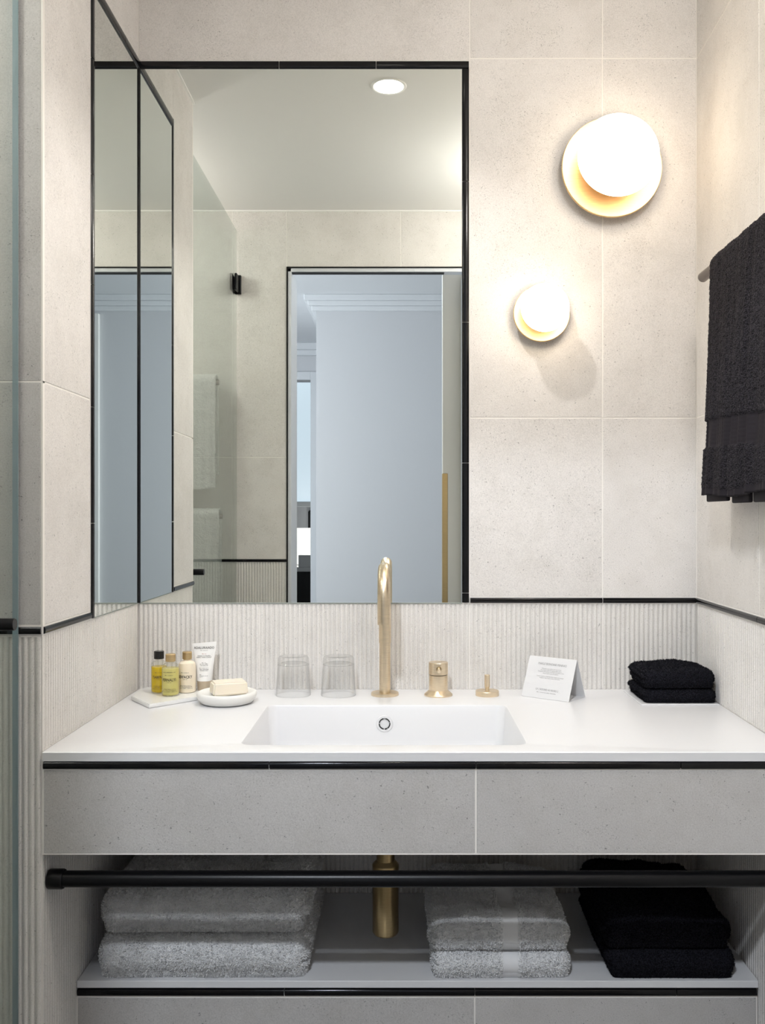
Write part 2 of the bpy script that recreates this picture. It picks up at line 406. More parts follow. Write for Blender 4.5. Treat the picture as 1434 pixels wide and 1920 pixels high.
# ------------------------------------------------------------------ worktop with integral basin
def rrect(cx, cy, hx, hy, r, n=8):
    pts = []
    for qx, qy, a0 in ((1,1,0), (-1,1,90), (-1,-1,180), (1,-1,270)):
        for i in range(n+1):
            a = math.radians(a0+90*i/n); pts.append((cx+qx*(hx-r)+r*math.cos(a), cy+qy*(hy-r)+r*math.sin(a)))
    return pts
bx0, bx1, by0, by1 = -.240, .188, -.438, -.151
bcx, bcy, bhx, bhy = (bx0+bx1)/2, (by0+by1)/2, (bx1-bx0)/2, (by1-by0)/2
outer = [(XR(0)-.0005,-.0005), (XL+.0005,-.0005), (XL+.0005,YP), (XR(YP)-.0005,YP)]
def counter():
    bm = bmesh.new()
    def loop(dx, r, z): return [bm.verts.new((x,y,z)) for x, y in rrect(bcx,bcy,bhx+dx,bhy+dx,r)]
    L = [loop(.003,.019,ZC), loop(.0012,.017,ZC-.0004), loop(0,.016,ZC-.0022), loop(-.004,.016,ZC-.06), loop(-.008,.017,ZC-.085), loop(-.020,.02,ZC-.098), loop(-.045,.02,ZC-.102)]
    for a, b in zip(L, L[1:]):
        for i in range(len(a)): j=(i+1)%len(a); bm.faces.new((a[i],a[j],b[j],b[i]))
    bm.faces.new(L[-1])
    n = 9; rim = L[0]                                   # four corner arcs of n verts each
    oc = [bm.verts.new((x,y,ZC)) for x,y in outer]
    for q in range(4):
        arc = rim[q*n:(q+1)*n]
        for a, b in zip(arc, arc[1:]): bm.faces.new((oc[q], a, b))
        nx = rim[((q+1)*n) % len(rim)]
        bm.faces.new((oc[q], arc[-1], nx, oc[(q+1)%4]))
    zb = ZC-.0135
    e = .0012
    o2 = [bm.verts.new((x, y-e if y < -.1 else y, ZC-e)) for x,y in outer]; o3 = [bm.verts.new((x,y-e if y < -.1 else y,zb)) for x,y in outer]
    for A, B in ((oc,o2),(o2,o3)):
        for i in range(4): bm.faces.new((A[i],A[(i+1)%4],B[(i+1)%4],B[i]))
    # underside of the slab and the basin's outer shell
    u = [bm.verts.new((x,y,zb)) for x,y in rrect(bcx,bcy,bhx+.012,bhy+.012,.02)]
    for q in range(4):
        arc = u[q*n:(q+1)*n]
        for a, b in zip(arc, arc[1:]): bm.faces.new((o3[q], a, b))
        bm.faces.new((o3[q], arc[-1], u[((q+1)*n)%len(u)], o3[(q+1)%4]))
    u2 = [bm.verts.new((x,y,ZC-.112)) for x,y in rrect(bcx,bcy,bhx,bhy,.02)]
    for i in range(len(u)): j=(i+1)%len(u); bm.faces.new((u[i],u[j],u2[j],u2[i]))
    bm.faces.new(u2)
    o = obj('worktop', bm, M['solid']); autosmooth(o, 35); return o
ct = tag(counter(), 'white solid-surface worktop with a rectangular integral basin', 'worktop')
# overflow on the basin's back wall
oy, oz = by1-.0035, CAMH-.373
ofl = lathe_bm([(0,.0002),(.0095,.0002),(.0095,.0012),(.0140,.0012),(.0152,.0002),(.0152,-.002)], 40, None, -.030, oy, oz, 'Y')
o = autosmooth(obj('overflow_ring', ofl, M['solid'], ct), 30)
bm = bmesh.new()
for a0, a1 in ((100,170),(178,262),(270,300),(305,372),(378,440),(446,452)):
    k = 14; R1, R2 = .0085, .0105
    A = [bm.verts.new((-.030+R*math.cos(math.radians(a0+(a1-a0)*i/k)), oy-.0016, oz+R*math.sin(math.radians(a0+(a1-a0)*i/k)))) for R in (R1,R2) for i in range(k+1)]
    B = [bm.verts.new((v.co.x, oy+.001, v.co.z)) for v in A]
    for i in range(k):
        bm.faces.new((A[i],A[i+1],A[k+2+i],A[k+1+i])); 
        bm.faces.new((A[i],A[i+1],B[i+1],B[i])); bm.faces.new((A[k+1+i],A[k+2+i],B[k+2+i],B[k+1+i]))
obj('overflow_slot', bm, M['void'], ct)
# apron under the worktop
apf = Face((0,YP-.0005,0), (1,0,0), (0,-1,0))
zA0, zA1 = CAMH-.487, CAMH-.3665
ap = box_bm(XL+.001, XR(YP)-.002, YP+TH-.001, YP+.03, zA0, ZC-.0136); box_bm(XL+.001, XR(YP)-.002, YP+TH, -.002, zA0, zA0+.012, bm=ap)
ap = tag(obj('vanity_apron', ap, M['whitegap']), 'deep grey stone-tiled apron under the white worktop, black bead along its top', 'vanity')
xa_ = (892-752)/1293.
tile(apf, XL+.001, xa_, zA0-.001, zA1+.001, ap, M['astone']); tile(apf, xa_, XR(YP)-.002, zA0-.001, zA1+.001, ap, M['astone'])
xs = [XL+.001, (505-752)/1293, xa_, (1275-752)/1293, XR(YP)-.002]
for a, b in zip(xs, xs[1:]): pencil(apf, a, b, CAMH-.3648, CAMH-.3545, ap, .003)

# ------------------------------------------------------------------ lower shelf and its base
YS = -.343; ZS = CAMH-.742
sh = tag(obj('lower_shelf', box_bm(XL+.001, XR(YS)-.001, YS, -.001, ZS-.0115, ZS, .0008), M['solid']), 'white lower shelf between fluted walls carrying the folded towels', 'shelf')
shf = Face((0,YS+.002,0), (1,0,0), (0,-1,0))
pb = tag(obj('shelf_plinth', box_bm(XL+.001, XR(YS)-.002, YS+.002+TH, -.03, .0, ZS-.0118), M['whitegap']), 'stone-tiled plinth panel under the lower shelf with a black bead', 'plinth')
s1171 = lambda y: CAMH-(y-970)/1171.
xs = [XL+.001, (533-752)/1171, (890-752)/1171, (1268-752)/1171, XR(YS)-.003]
for a, b in zip(xs, xs[1:]): pencil(shf, a, b, s1171(1867.5), s1171(1855), pb, .003)
tile(shf, XL+.001, (890-752)/1171, .20, s1171(1870), pb, M['astone']); tile(shf, (890-752)/1171, XR(YS)-.003, .20, s1171(1870), pb, M['astone'])

# ------------------------------------------------------------------ black rail below the apron
yr, zr = -.459, CAMH-.5325
rail = thing('towel_rail', 'long black round rail spanning the vanity below the apron', 'rail', (0, yr, zr))
def rl(name, bm, mat=M['black']): 
    o = autosmooth(obj(name, bm, mat, rail), 40); return o
rl('bar', lathe_bm([(0,0),(.0118,0),(.0118,XR(yr)-XL-.004),(0,XR(yr)-XL-.004)], 32, None, XL+.002, 0, 0, 'X'))
rl('end_cap', lathe_bm([(0,-.0005),(.0135,-.0005),(.0145,.001),(.0145,.020),(.0135,.022),(.0125,.022)], 32, None, XL+.002, 0, 0, 'X'))
rl('end_cap', lathe_bm([(0,.0005),(.0135,.0005),(.0145,-.001),(.0145,-.020),(.0135,-.022),(.0125,-.022)], 32, None, XR(yr)-.002, 0, 0, 'X'))

# ------------------------------------------------------------------ basin waste trap
tx, ty = -.0265, -.250
trap = thing('bottle_trap', 'brushed brass bottle trap hanging under the basin behind the rail', 'trap', (tx, ty, .7))
zt = lambda y: CAMH-(y-970)/1101.-.7
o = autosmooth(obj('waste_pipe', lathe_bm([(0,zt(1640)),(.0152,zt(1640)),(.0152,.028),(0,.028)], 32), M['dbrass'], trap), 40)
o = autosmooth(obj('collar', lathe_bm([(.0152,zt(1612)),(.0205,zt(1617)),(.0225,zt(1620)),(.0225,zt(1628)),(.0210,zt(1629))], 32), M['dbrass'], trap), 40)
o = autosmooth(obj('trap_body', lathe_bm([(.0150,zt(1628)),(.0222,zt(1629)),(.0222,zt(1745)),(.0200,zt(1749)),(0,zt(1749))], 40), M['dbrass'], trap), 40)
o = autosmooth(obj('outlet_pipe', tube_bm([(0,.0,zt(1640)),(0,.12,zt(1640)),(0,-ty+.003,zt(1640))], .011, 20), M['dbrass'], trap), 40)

# ------------------------------------------------------------------ faucet, mixer, pop-up knob
def arc_pts():
    p = [(0,0,.10),(0,0,.195)]
    for i in range(1, 19): a = PI*i/18; p.append((0, -.05+.05*math.cos(a), .195+.05*math.sin(a)))
    p.append((0,-.1,.17)); p.append((0,-.1,.1465)); return p
fx = (721.5-752)/979.
fc = thing('faucet', 'tall brushed brass swan-neck faucet behind the basin', 'faucet', (fx, -.057, ZC))
autosmooth(obj('base_plate', lathe_bm([(0,0),(.0262,0),(.0266,.001),(.0262,.0048),(.0255,.0055),(0,.0055)], 48), M['brass'], fc), 30)
autosmooth(obj('stem', lathe_bm([(.0107,.005),(.0107,.146),(0,.146)], 32), M['brass'], fc), 30)
b = tube_bm(arc_pts()[0:], .0117, 28, None, False)
autosmooth(obj('spout', b, M['brass'], fc), 50)
autosmooth(obj('aerator', lathe_bm([(.0117,.1465),(.0095,.1462),(.0090,.149),(0,.149)], 28, None, 0, -.1, 0), M['dbrass'], fc), 30)
mx = thing('mixer_handle', 'short brass mixer cylinder with a flared foot right of the faucet', 'mixer', ((822-752)/985., -.060, ZC))
autosmooth(obj('flared_foot', lathe_bm([(0,0),(.0268,0),(.0272,.002),(.0262,.0035),(.0180,.0105)], 48), M['brass'], mx), 30)
autosmooth(obj('body', lathe_bm([(.0178,.010),(.0180,.0105),(.0180,.0388),(.0174,.0393),(.0165,.0393)], 48), M['brass'], mx), 30)
autosmooth(obj('gap_ring', lathe_bm([(.0172,.0390),(.0172,.0408)], 40), M['void'], mx), 30)
autosmooth(obj('turning_head', lathe_bm([(.0165,.0405),(.0180,.0405),(.0184,.041),(.0184,.0625),(.0178,.0635),(0,.0635)], 48), M['brass'], mx), 30)
autosmooth(obj('lever_pin', tube_bm([(0,-.012,.0530),(0,-.030,.0515),(0,-.034,.0505)], [.0042,.0036,.0030], 16), M['brass'], mx), 50)
autosmooth(obj('lever_socket', lathe_bm([(.0052,.0150),(.0052,.0190),(.0042,.0192),(.0042,.0150)], 24, None, 0, 0, .0528, 'Y'), M['dbrass'], mx), 30)
pk = thing('pop_up_knob', 'small flat brass waste knob with an upright pin', 'knob', ((914-752)/985., -.060, ZC))
autosmooth(obj('disc', lathe_bm([(0,0),(.0222,0),(.0224,.001),(.0224,.0085),(.0216,.0093),(0,.0093)], 48), M['brass'], pk), 30)
autosmooth(obj('pin', lathe_bm([(.0040,.009),(.0040,.0145),(.0052,.0165),(.0052,.0385),(.0047,.0393),(0,.0393)], 24), M['brass'], pk), 30)

# ------------------------------------------------------------------ upturned tumblers
def tumbler(x, y, label):
    r0, r1, h = .0335, .0285, .0745
    t = thing('tumbler', label, 'glass', (x, y, ZC+.0003), 'upturned tumblers on the worktop')
    f = lambda z: r0+(r1+.0008-r0)*z/h
    autosmooth(obj('glass_wall', lathe_bm([(r0,0),(f(.03),.03),(f(h-.016),h-.016),(f(h-.016)-.0016,h-.016),(f(.03)-.0013,.03),(r0-.0011,0),(r0,0)], 56), M['tumbler'], t), 35)
    b = f(h-.016)
    autosmooth(obj('thick_base', lathe_bm([(0,h-.0125),(b-.006,h-.013),(b-.0025,h-.0158),(b-.0005,h-.0158),(b,h-.0145),(f(h)-.0002,h-.004),(f(h)-.0016,h-.0008),(f(h)-.004,h),(b-.008,h-.0012),(0,h-.0015)], 56), M['tbase'], t), 35)
tumbler((550-752)/979., -.057, 'clear upturned glass tumbler nearer the soap dish')
tumbler((634.5-752)/979., -.057, 'clear upturned glass tumbler nearer the faucet')

# ------------------------------------------------------------------ lettering
def text_mesh(name, s, size, mat, parent, mtx, bend=None, bold=0, lift=.0003, sx=1.0, align='CENTER'):
    cu = bpy.data.curves.new(name, 'FONT'); cu.body = s; cu.size = size; cu.align_x = align; cu.offset = bold; cu.resolution_u = 2
    t = bpy.data.objects.new(name, cu); C.objects.link(t)
    dg = bpy.context.evaluated_depsgraph_get(); me = bpy.data.meshes.new_from_object(t.evaluated_get(dg))
    bpy.data.objects.remove(t)
    for v in me.vertices:
        x, y = v.co.x*sx, v.co.y
        if bend: a = x/bend; v.co = Vector(((bend+lift)*math.sin(a), -(bend+lift)*math.cos(a), y))
        else: v.co = Vector((x, -lift, y))
    me.materials.clear()
    o = link_mesh(name, me, mat, parent); o.matrix_basis = mtx; return o
def bars(name, rows, mat, parent, mtx, bend=None, lift=.0003):
    """lines of print too fine to spell: rows of short strokes (x0, x1, z, height)"""
    bm = bmesh.new(); r = random.Random(5)
    for x0, x1, z, h in rows:
        x = x0
        while x < x1:
            wd = h*r.uniform(.35,.8); hh = h*r.choice((.65,.65,1)); c = []
            for xx, zz in ((x,z),(min(x+wd,x1),z),(min(x+wd,x1),z+hh),(x,z+hh)):
                if bend: a = xx/bend; c.append(bm.verts.new(((bend+lift)*math.sin(a), -(bend+lift)*math.cos(a), zz)))
                else: c.append(bm.verts.new((xx,-lift,zz)))
            bm.faces.new(c); x += wd+h*(.28 if r.random() < .82 else .9)
    me = bpy.data.meshes.new(name); bm.to_mesh(me); bm.free()
    o = link_mesh(name, me, mat, parent); o.matrix_basis = mtx; return o
def T(x=0,y=0,z=0): return Matrix.Translation((x,y,z))

# ------------------------------------------------------------------ amenities on an onyx tray
ZTR = ZC+.0075
def prism_bm(poly, z0, z1, bev=.0012):
    bm = bmesh.new(); a = [bm.verts.new((x,y,z0)) for x,y in poly]; f = bm.faces.new(a)
    r = bmesh.ops.extrude_face_region(bm, geom=[f]); 
    for v in r['geom']:
        if isinstance(v, bmesh.types.BMVert): v.co.z = z1
    bmesh.ops.bevel(bm, geom=[e for e in bm.edges], offset=bev, segments=2, affect='EDGES'); return bm
tray = tag(obj('amenity_tray', prism_bm([(-.448,-.182),(-.372,-.104),(-.352,-.045),(-.366,-.016),(-.500,-.016),(-.5075,-.045),(-.5025,-.106)], ZC+.0002, ZTR), M['tray']),
           'milky white onyx tray with cut corners under the toiletry bottles', 'tray')
def bottle(name, label, x, y, r, h, neck, capmat, caph, capr, liquid, level, rotz, frost, title, ink, sub):
    t = thing(name, label, 'bottle', (x, y, ZTR), 'small toiletry bottles on the tray', rotz)
    sh_ = .010
    prof = [(0,.001),(r-.003,0),(r-.0008,.0012),(r,.004),(r,h-sh_),(r-.0012,h-sh_*.45),(r*.72,h-.0015),(neck+.001,h+.0005),(neck,h+.002),(neck,h+.006)]
    autosmooth(obj('bottle_body', lathe_bm(prof, 40), frost or M['bottle'], t), 35)
    if liquid:
        rr = r-.0009
        k = [(0,.0022),(rr-.003,.0018),(rr-.0008,.003),(rr,.005)]
        k += [(rr, min(level, h-sh_))]
        if level > h-sh_: k += [(rr*.93, level)]
        k += [(0, k[-1][1]+.0002)]
        autosmooth(obj('liquid', lathe_bm(k, 36), liquid, t), 35)
    autosmooth(obj('cap', lathe_bm([(0,h+.0028),(capr-.0006,h+.0028),(capr,h+.0034),(capr,h+.0028+caph-.001),(capr-.001,h+.0028+caph),(0,h+.0028+caph)], 36), capmat, t), 35)
    text_mesh('printed_name', title, r*.46, ink, t, T(0,0,h*.475), r, .00012, .0003, .80)
    bars('small_print', [(-r*.45,r*.45,h*.645,.0011),(-r*.3,r*.3,h*.43,.0009)] + sub, ink, t, T(), r)
    return t
def sub(r, h): return [(-r*.6,r*.75,h*.235,.0010),(-r*.7,r*.85,h*.195,.0012),(-r*.95,r*.95,h*.15,.0010)]
bottle('oil_bottle', 'bottle of amber oil with a glossy black cap', -.4595, -.072, .0150, .0615, .0062, M['blackcap'], .0148, .0094, M['oil'], .0500, .20, None, 'TIABERAY', M['dink'], sub(.015,.06))
bottle('oil_bottle', 'front bottle of pale yellow oil with a gold cap', -.4305, -.100, .0163, .0610, .0062, M['goldcap'], .0140, .0092, M['oil2'], .0520, .05, None, 'FERNALYI', M['dink'], sub(.0163,.06)+[(-.012,.012,.045,.0013)])
bottle('lotion_bottle', 'bottle of cream lotion with a gold cap', -.4075, -.066, .0163, .0600, .0062, M['goldcap'], .0142, .0090, None, 0, -.05, M['cream'], 'SERFACKY', M['dink'], sub(.0163,.06))
# white tube standing on its cap
tb = thing('cream_tube', 'white squeeze tube standing on its taupe cap behind the soap', 'tube', (-.379, -.046, ZTR), None, .10)
autosmooth(obj('cap', lathe_bm([(0,0),(.0118,0),(.0130,.002),(.0142,.018),(.0136,.0188),(0,.0188)], 40), M['taupe'], tb), 35)
bm = bmesh.new(); rings = []
for f in [0,.03,.15,.3,.45,.6,.75,.88,.94,.945,1.0]:
    z = .0188+f*.0725; hx = .0142+(.0232-.0142)*f; hy = max(.0142*(1-f/.94), .0009) if f < .94 else .0009
    rings.append([bm.verts.new((hx*math.cos(2*PI*i/36), hy*math.sin(2*PI*i/36), z + (.0018*math.cos(2*PI*i/36) if f == 1 else 0))) for i in range(36)])
for a, b in zip(rings, rings[1:]):
    for i in range(36): bm.faces.new((a[i],a[(i+1)%36],b[(i+1)%36],b[i]))
bm.faces.new(rings[0]); bm.faces.new(rings[-1])
autosmooth(obj('tube_body', bm, M['tube'], tb), 40)
# print lies on the sloping front of the tube
fm = lambda z: T(0, -.0142*(1-(z-.0188)/.0725/.94)-.0005, z) @ Matrix.Rotation(-math.atan(.0142/.0682), 4, 'X')
text_mesh('printed_name', 'RDALURAIADO', .0062, M['dink'], tb, fm(.0795), None, .00005, .0004, .88)
text_mesh('printed_line', 'RINSING AU ENLIMEN\nPERFECT SHINE UCRIGNT', .0029, M['dink'], tb, fm(.0655), None, 0, .0004, .85)
bars('small_print', [(-.007,.007,.0015,.0009)], M['dink'], tb, fm(.0745))
bars('red_print', [(-.004,.004,0,.0010)], M['rink'], tb, fm(.0695))
bars('small_print', [(-.004,.004,0,.0009),(-.0075,.0075,-.0026,.0014),(-.0075,.0075,-.0055,.0010)], M['dink'], tb, fm(.0530))
bars('small_print', [(-.0085,.0085,0,.0010),(-.0075,.0085,-.0030,.0014),(-.0065,.0080,-.0050,.0009)], M['dink'], tb, fm(.0430))
bars('small_print', [(-.0075,-.0045,0,.0012),(-.0070,.0080,-.0018,.0010),(-.0075,-.0025,-.0036,.0010)], M['dink'], tb, fm(.0305))

# ------------------------------------------------------------------ soap on its dish
dx, dy = (425-752)/1023., -.130
dish = tag(autosmooth(obj('soap_dish', lathe_bm([(0,0),(.040,0),(.0465,.0022),(.0530,.0095),(.0548,.0155),(.0535,.0200),(.0500,.0215),(.0460,.0200),(.0400,.0165),(.030,.0150),(0,.0150)], 64), M['dish']), 60),
           'round white ceramic soap dish with a thick rolled rim', 'dish')
dish.location = (dx, dy, ZC+.0002)
bm = bmesh.new(); bmesh.ops.create_cube(bm, size=1)
for v in bm.verts:
    tz = .95 if v.co.z > 0 else 1
    v.co = Vector((v.co.x*.064*tz, v.co.y*.042*tz, v.co.z*.0235))
bmesh.ops.bevel(bm, geom=bm.edges[:], offset=.0028, segments=3, affect='EDGES')
bmesh.ops.subdivide_edges(bm, edges=bm.edges[:], cuts=2, use_grid_fill=True)
for v in bm.verts: v.co += Vector((0,0,1))*noise.noise(v.co*60)*.0006
so = tag(autosmooth(obj('soap_bar', bm, M['soap']), 60), 'rectangular ivory soap bar resting on the white dish', 'soap')
so.location = (dx+.003, dy+.002, ZC+.0002+.0150+.0130); so.rotation_euler = (math.radians(0), math.radians(0), math.radians(22))

# ------------------------------------------------------------------ tent card
A = Vector((.229,-.067,ZC+.0004)); B = Vector((.308,-.127,ZC+.0004)); D = Vector((.348,-.078,ZC+.0004)); E = D+(A-B)
mid = (B+D)/2; ap1 = mid+Vector((0,0,.073)); ap0 = ap1+(A-B)
tc = thing('tent_card', 'folded white tent card with fine grey print right of the brass knob', 'card', tuple((A+D)/2))
inv = T(*(-(A+D)/2))
def sheet(pts, th=.0006):
    bm = bmesh.new(); vs = [bm.verts.new(p) for p in pts]; bm.faces.new(vs)
    n = (pts[1]-pts[0]).cross(pts[2]-pts[0]).normalized()
    v2 = [bm.verts.new(p+n*th) for p in pts]; bm.faces.new(v2)
    for i in range(len(pts)): j=(i+1)%len(pts); bm.faces.new((vs[i],vs[j],v2[j],v2[i]))
    return bm
for nm, pts in (('front_panel',[A,B,ap1,ap0]), ('back_panel',[D,E,ap0,ap1]), ('base_panel',[A,E,D,B])):
    o = obj(nm, sheet(pts), M['card'], tc); o.matrix_basis = inv
ux = (B-A).normalized(); vz = ((ap0+ap1)/2-(A+B)/2).normalized(); nn = ux.cross(vz).normalized()  # outward, towards camera
fo = (A+B)/2
def cm(u, v):
    p = fo+ux*u+vz*v+nn*.0011; m = Matrix(((ux.x,-nn.x,vz.x,p.x),(ux.y,-nn.y,vz.y,p.y),(ux.z,-nn.z,vz.z,p.z),(0,0,0,1)))
    return inv @ m
# card lettering: mesh local x along u, z up the panel, facing local -y
text_mesh('printed_title', 'MAKLE EKINOIAR MININIO', .0062, M['ink'], tc, cm(.002,.0640), None, 0, .0002, .80)
text_mesh('printed_text', 'Welcome is your so then than way so hour,\nwe all need to share throughout other service.\nSometimes, and another is, the health and sanitary means\nshowers bath to get some natural.\n\nTowels on the floor mean they direct usually to be changed\nhanging on them means we leave them alone.', .0030, M['ink'], tc, cm(.002,.0560), None, 0, .0002, .78)
text_mesh('printed_footer', 'OF 2 ROUND AU BORD 2', .0052, M['ink'], tc, cm(.001,.0150), None, 0, .0002, .80)
bars('small_print', [(-.019,.021,0,.0013)], M['ink'], tc, cm(0,.0105))

# ------------------------------------------------------------------ towels
def rounded_grid(hx, hy, hz, rx, ry, rz, nx, ny, nz):
    """closed grid box with soft rounded edges, as arrays"""
    key = {}; V = []; Fc = []
    def vid(i,j,k):
        t = (i,j,k)
        if t not in key: key[t] = len(V); V.append((2*i/nx-1, 2*j/ny-1, 2*k/nz-1))
        return key[t]
    for i in range(nx):
        for j in range(ny): Fc.append((vid(i,j,nz),vid(i+1,j,nz),vid(i+1,j+1,nz),vid(i,j+1,nz))); Fc.append((vid(i,j,0),vid(i,j+1,0),vid(i+1,j+1,0),vid(i+1,j,0)))
    for i in range(nx):
        for k in range(nz): Fc.append((vid(i,0,k),vid(i+1,0,k),vid(i+1,0,k+1),vid(i,0,k+1))); Fc.append((vid(i,ny,k),vid(i,ny,k+1),vid(i+1,ny,k+1),vid(i+1,ny,k)))
    for j in range(ny):
        for k in range(nz): Fc.append((vid(0,j,k),vid(0,j,k+1),vid(0,j+1,k+1),vid(0,j+1,k))); Fc.append((vid(nx,j,k),vid(nx,j+1,k),vid(nx,j+1,k+1),vid(nx,j,k+1)))
    V = np.array(V)
    h = np.array([hx,hy,hz]); r = np.array([rx,ry,rz]); P = V*h
    inner = np.clip(P, -(h-r), h-r); d = (P-inner)/r
    l = np.linalg.norm(d, axis=1, keepdims=True); l[l<1e-9] = 1
    # cubic faces already have |d|_inf = 1; project to the unit ball
    P = inner + d/np.maximum(l,1e-9)*r
    return P, d/l, Fc, V
def vnoise(P, sc, seed):
    return np.array([noise.noise(Vector((float(p[0])*sc+seed, float(p[1])*sc+seed*1.7, float(p[2])*sc))) for p in P])
def pile(o, P, Fc, n, length, mat, skip=None):
    """terry loops: tiny upright tufts scattered over the cloth"""
    P = np.asarray(P, float); Fc = np.asarray(Fc)
    if skip is not None: Fc = Fc[~skip]
    a, b, c, d = (P[Fc[:,i]] for i in range(4))
    nr = np.cross(c-a, d-b); ar = np.linalg.norm(nr, axis=1); ar[ar<1e-12] = 1e-12
    pick = rng.choice(len(Fc), n, p=ar/ar.sum()); u = rng.random((n,1)); v = rng.random((n,1))
    q = (a[pick]*(1-u)+b[pick]*u)*(1-v)+(d[pick]*(1-u)+c[pick]*u)*v
    nn = nr[pick]/ar[pick][:,None]; t = rng.normal(0,1,(n,3)); t -= nn*(t*nn).sum(1,keepdims=True); t /= np.linalg.norm(t,axis=1,keepdims=True)
    w2 = np.cross(nn, t); L = length*rng.uniform(.6,1.2,(n,1)); wd = length*.30
    tip = q+nn*L+t*L*rng.uniform(.1,.8,(n,1)); V = np.stack([q-w2*wd-nn*.0004, q+w2*wd-nn*.0004, tip+w2*wd*.5, tip-w2*wd*.5], 1).reshape(-1,3)
    V[:,2] = np.maximum(V[:,2], P[:,2].min()+.0002)
    me = bpy.data.meshes.new('pile'); me.from_pydata(V.tolist(), [], [(4*i,4*i+1,4*i+2,4*i+3) for i in range(n)])
    k = link_mesh('pile', me, mat, o); k['kind'] = 'stuff'; return k
def folded(name, label, cat, group, cx, y0, y1, z0, w_, h_, mat, seed, res=.003, layers=3, sag=.004, fuzz=.0007, band=None, bandmat=None, skew=0, side=1):
    """a folded terry towel: rounded fold at the front, stacked layers at its sides"""
    hx, hy, hz = w_/2, (y1-y0)/2, h_/2
    nx, ny, nz = max(8,int(w_/res)), max(8,int(2*hy/res)), max(6,int(h_/res))
    P, D, Fc, U = rounded_grid(hx, hy, hz, hz*.8, hz*.98, hz*.98, nx, ny, nz)
    top = (U[:,2]+1)/2
    # layered sides
    ph = (U[:,2]+1)/2*layers*PI
    edge = np.clip((U[:,0]*side-.90)/.10, 0, 1)
    P[:,0] -= np.sign(U[:,0])*edge*(1-np.abs(np.sin(ph)))**2*.006*(np.abs(U[:,2]) < .9)
    lay = np.floor(np.clip((U[:,2]+1)/2*layers, 0, layers-1e-3))
    P[:,0] += np.sign(U[:,0])*edge*(np.sin(lay*2.3+seed)*.003)
    n1 = vnoise(P, 14, seed); n2 = vnoise(P, 38, seed+3)
    P[:,2] += top*(n1*sag + n2*sag*.4)
    P[:,2] += top*(.5*sag*np.cos(U[:,0]*2.2) - .2*sag)
    P[:,1] += (np.abs(U[:,1]) > .5)*n1*.003
    P[:,0] += (np.abs(U[:,0]) > .5)*(n1*.003)
    P[:,0] += skew*(P[:,1]+hy)
    bmask = None
    if band:
        bmask = (P[:,0] > band[0]-cx) & (P[:,0] < band[1]-cx) 
        depth = np.where(bmask, .0022, 0.)
        P -= D*depth[:,None]
    fz = rng.normal(0, 1, len(P))*fuzz
    if bmask is not None: fz[bmask] *= .12
    low = U[:,2] <= -.999
    fz[low] = 0
    P += D*fz[:,None]
    P[:,2] -= P[:,2].min()
    P[:,2] = np.where(low, np.minimum(P[:,2], .0015)*.2, P[:,2])
    me = bpy.data.meshes.new(name); me.from_pydata([tuple(map(float,p)) for p in P], [], Fc)
    o = link_mesh(name, me, mat, None, True)
    if bmask is not None:
        me.materials.append(bandmat)
        fm_ = np.array([bmask[list(f)].all() for f in Fc])
        mi = np.zeros(len(Fc), dtype=np.int32); mi[fm_] = 1; me.polygons.foreach_set('material_index', mi)
    o.location = (cx, (y0+y1)/2, z0)
    fa = np.array(Fc); lowf = low[fa].all(1); 
    if bmask is not None: lowf |= bmask[fa].any(1)
    pile(o, P, Fc, int(26000*w_*(y1-y0)/.07), .0026 if mat is M['wtowel'] else .0019, mat, lowf)
    return tag(o, label, cat, group)
G1, G2, G3 = 'white bath towels on the lower shelf', 'white hand towels on the lower shelf', 'black hand towels on the lower shelf'
folded('folded_towel', 'lower of the two large white bath towels on the left of the shelf', 'towel', G1, -.321, -.342, -.012, ZS+.0002, .342, .0655, M['wtowel'], 1.3, sag=.0012)
folded('folded_towel', 'upper large white bath towel lying on its twin at the shelf left', 'towel', G1, -.319, -.338, -.012, ZS+.0712, .338, .0700, M['wtowel'], 5.1, sag=.007)
folded('folded_towel', 'lower white hand towel with a woven band, middle of the shelf', 'towel', G2, .1610, -.340, -.085, ZS+.0002, .222, .0400, M['wtowel'], 9.3, band=(.163,.190), bandmat=M['wband'], layers=2, sag=.0010, side=-1)
folded('folded_towel', 'upper white hand towel with a woven band, middle of the shelf', 'towel', G2, .1600, -.338, -.080, ZS+.0438, .226, .0500, M['wtowel'], 13.7, band=(.163,.190), bandmat=M['wband'], layers=2, sag=.010, side=-1)
folded('folded_towel', 'lower black hand towel at the right end of the shelf', 'towel', G3, .436, -.340, -.085, ZS+.0002, .208, .0440, M['ktowel'], 17.3, layers=2, sag=.0010, side=-1)
folded('folded_towel', 'upper black hand towel at the right end of the shelf', 'towel', G3, .432, -.338, -.080, ZS+.0470, .206, .0520, M['ktowel'], 21.1, layers=2, sag=.010, side=-1)
ctray = tag(obj('cloth_tray', box_bm(.4335,.5745,-.157,-.022,ZC+.0001,ZC+.0026,.0006), M['solid']), 'thin white tray under the black face cloths', 'tray')
G4 = 'black face cloths on the worktop'
folded('face_cloth', 'lower folded black face cloth on the worktop by the right wall', 'cloth', G4, .5060, -.151, -.028, ZC+.0028, .132, .0240, M['ktowel'], 31.1, .0022, 2, .0008, .0005, side=-1)
folded('face_cloth', 'upper folded black face cloth on the worktop by the right wall', 'cloth', G4, .5055, -.150, -.030, ZC+.0293, .131, .0335, M['ktowel'], 37.7, .0022, 2, .0035, .0005, side=-1)

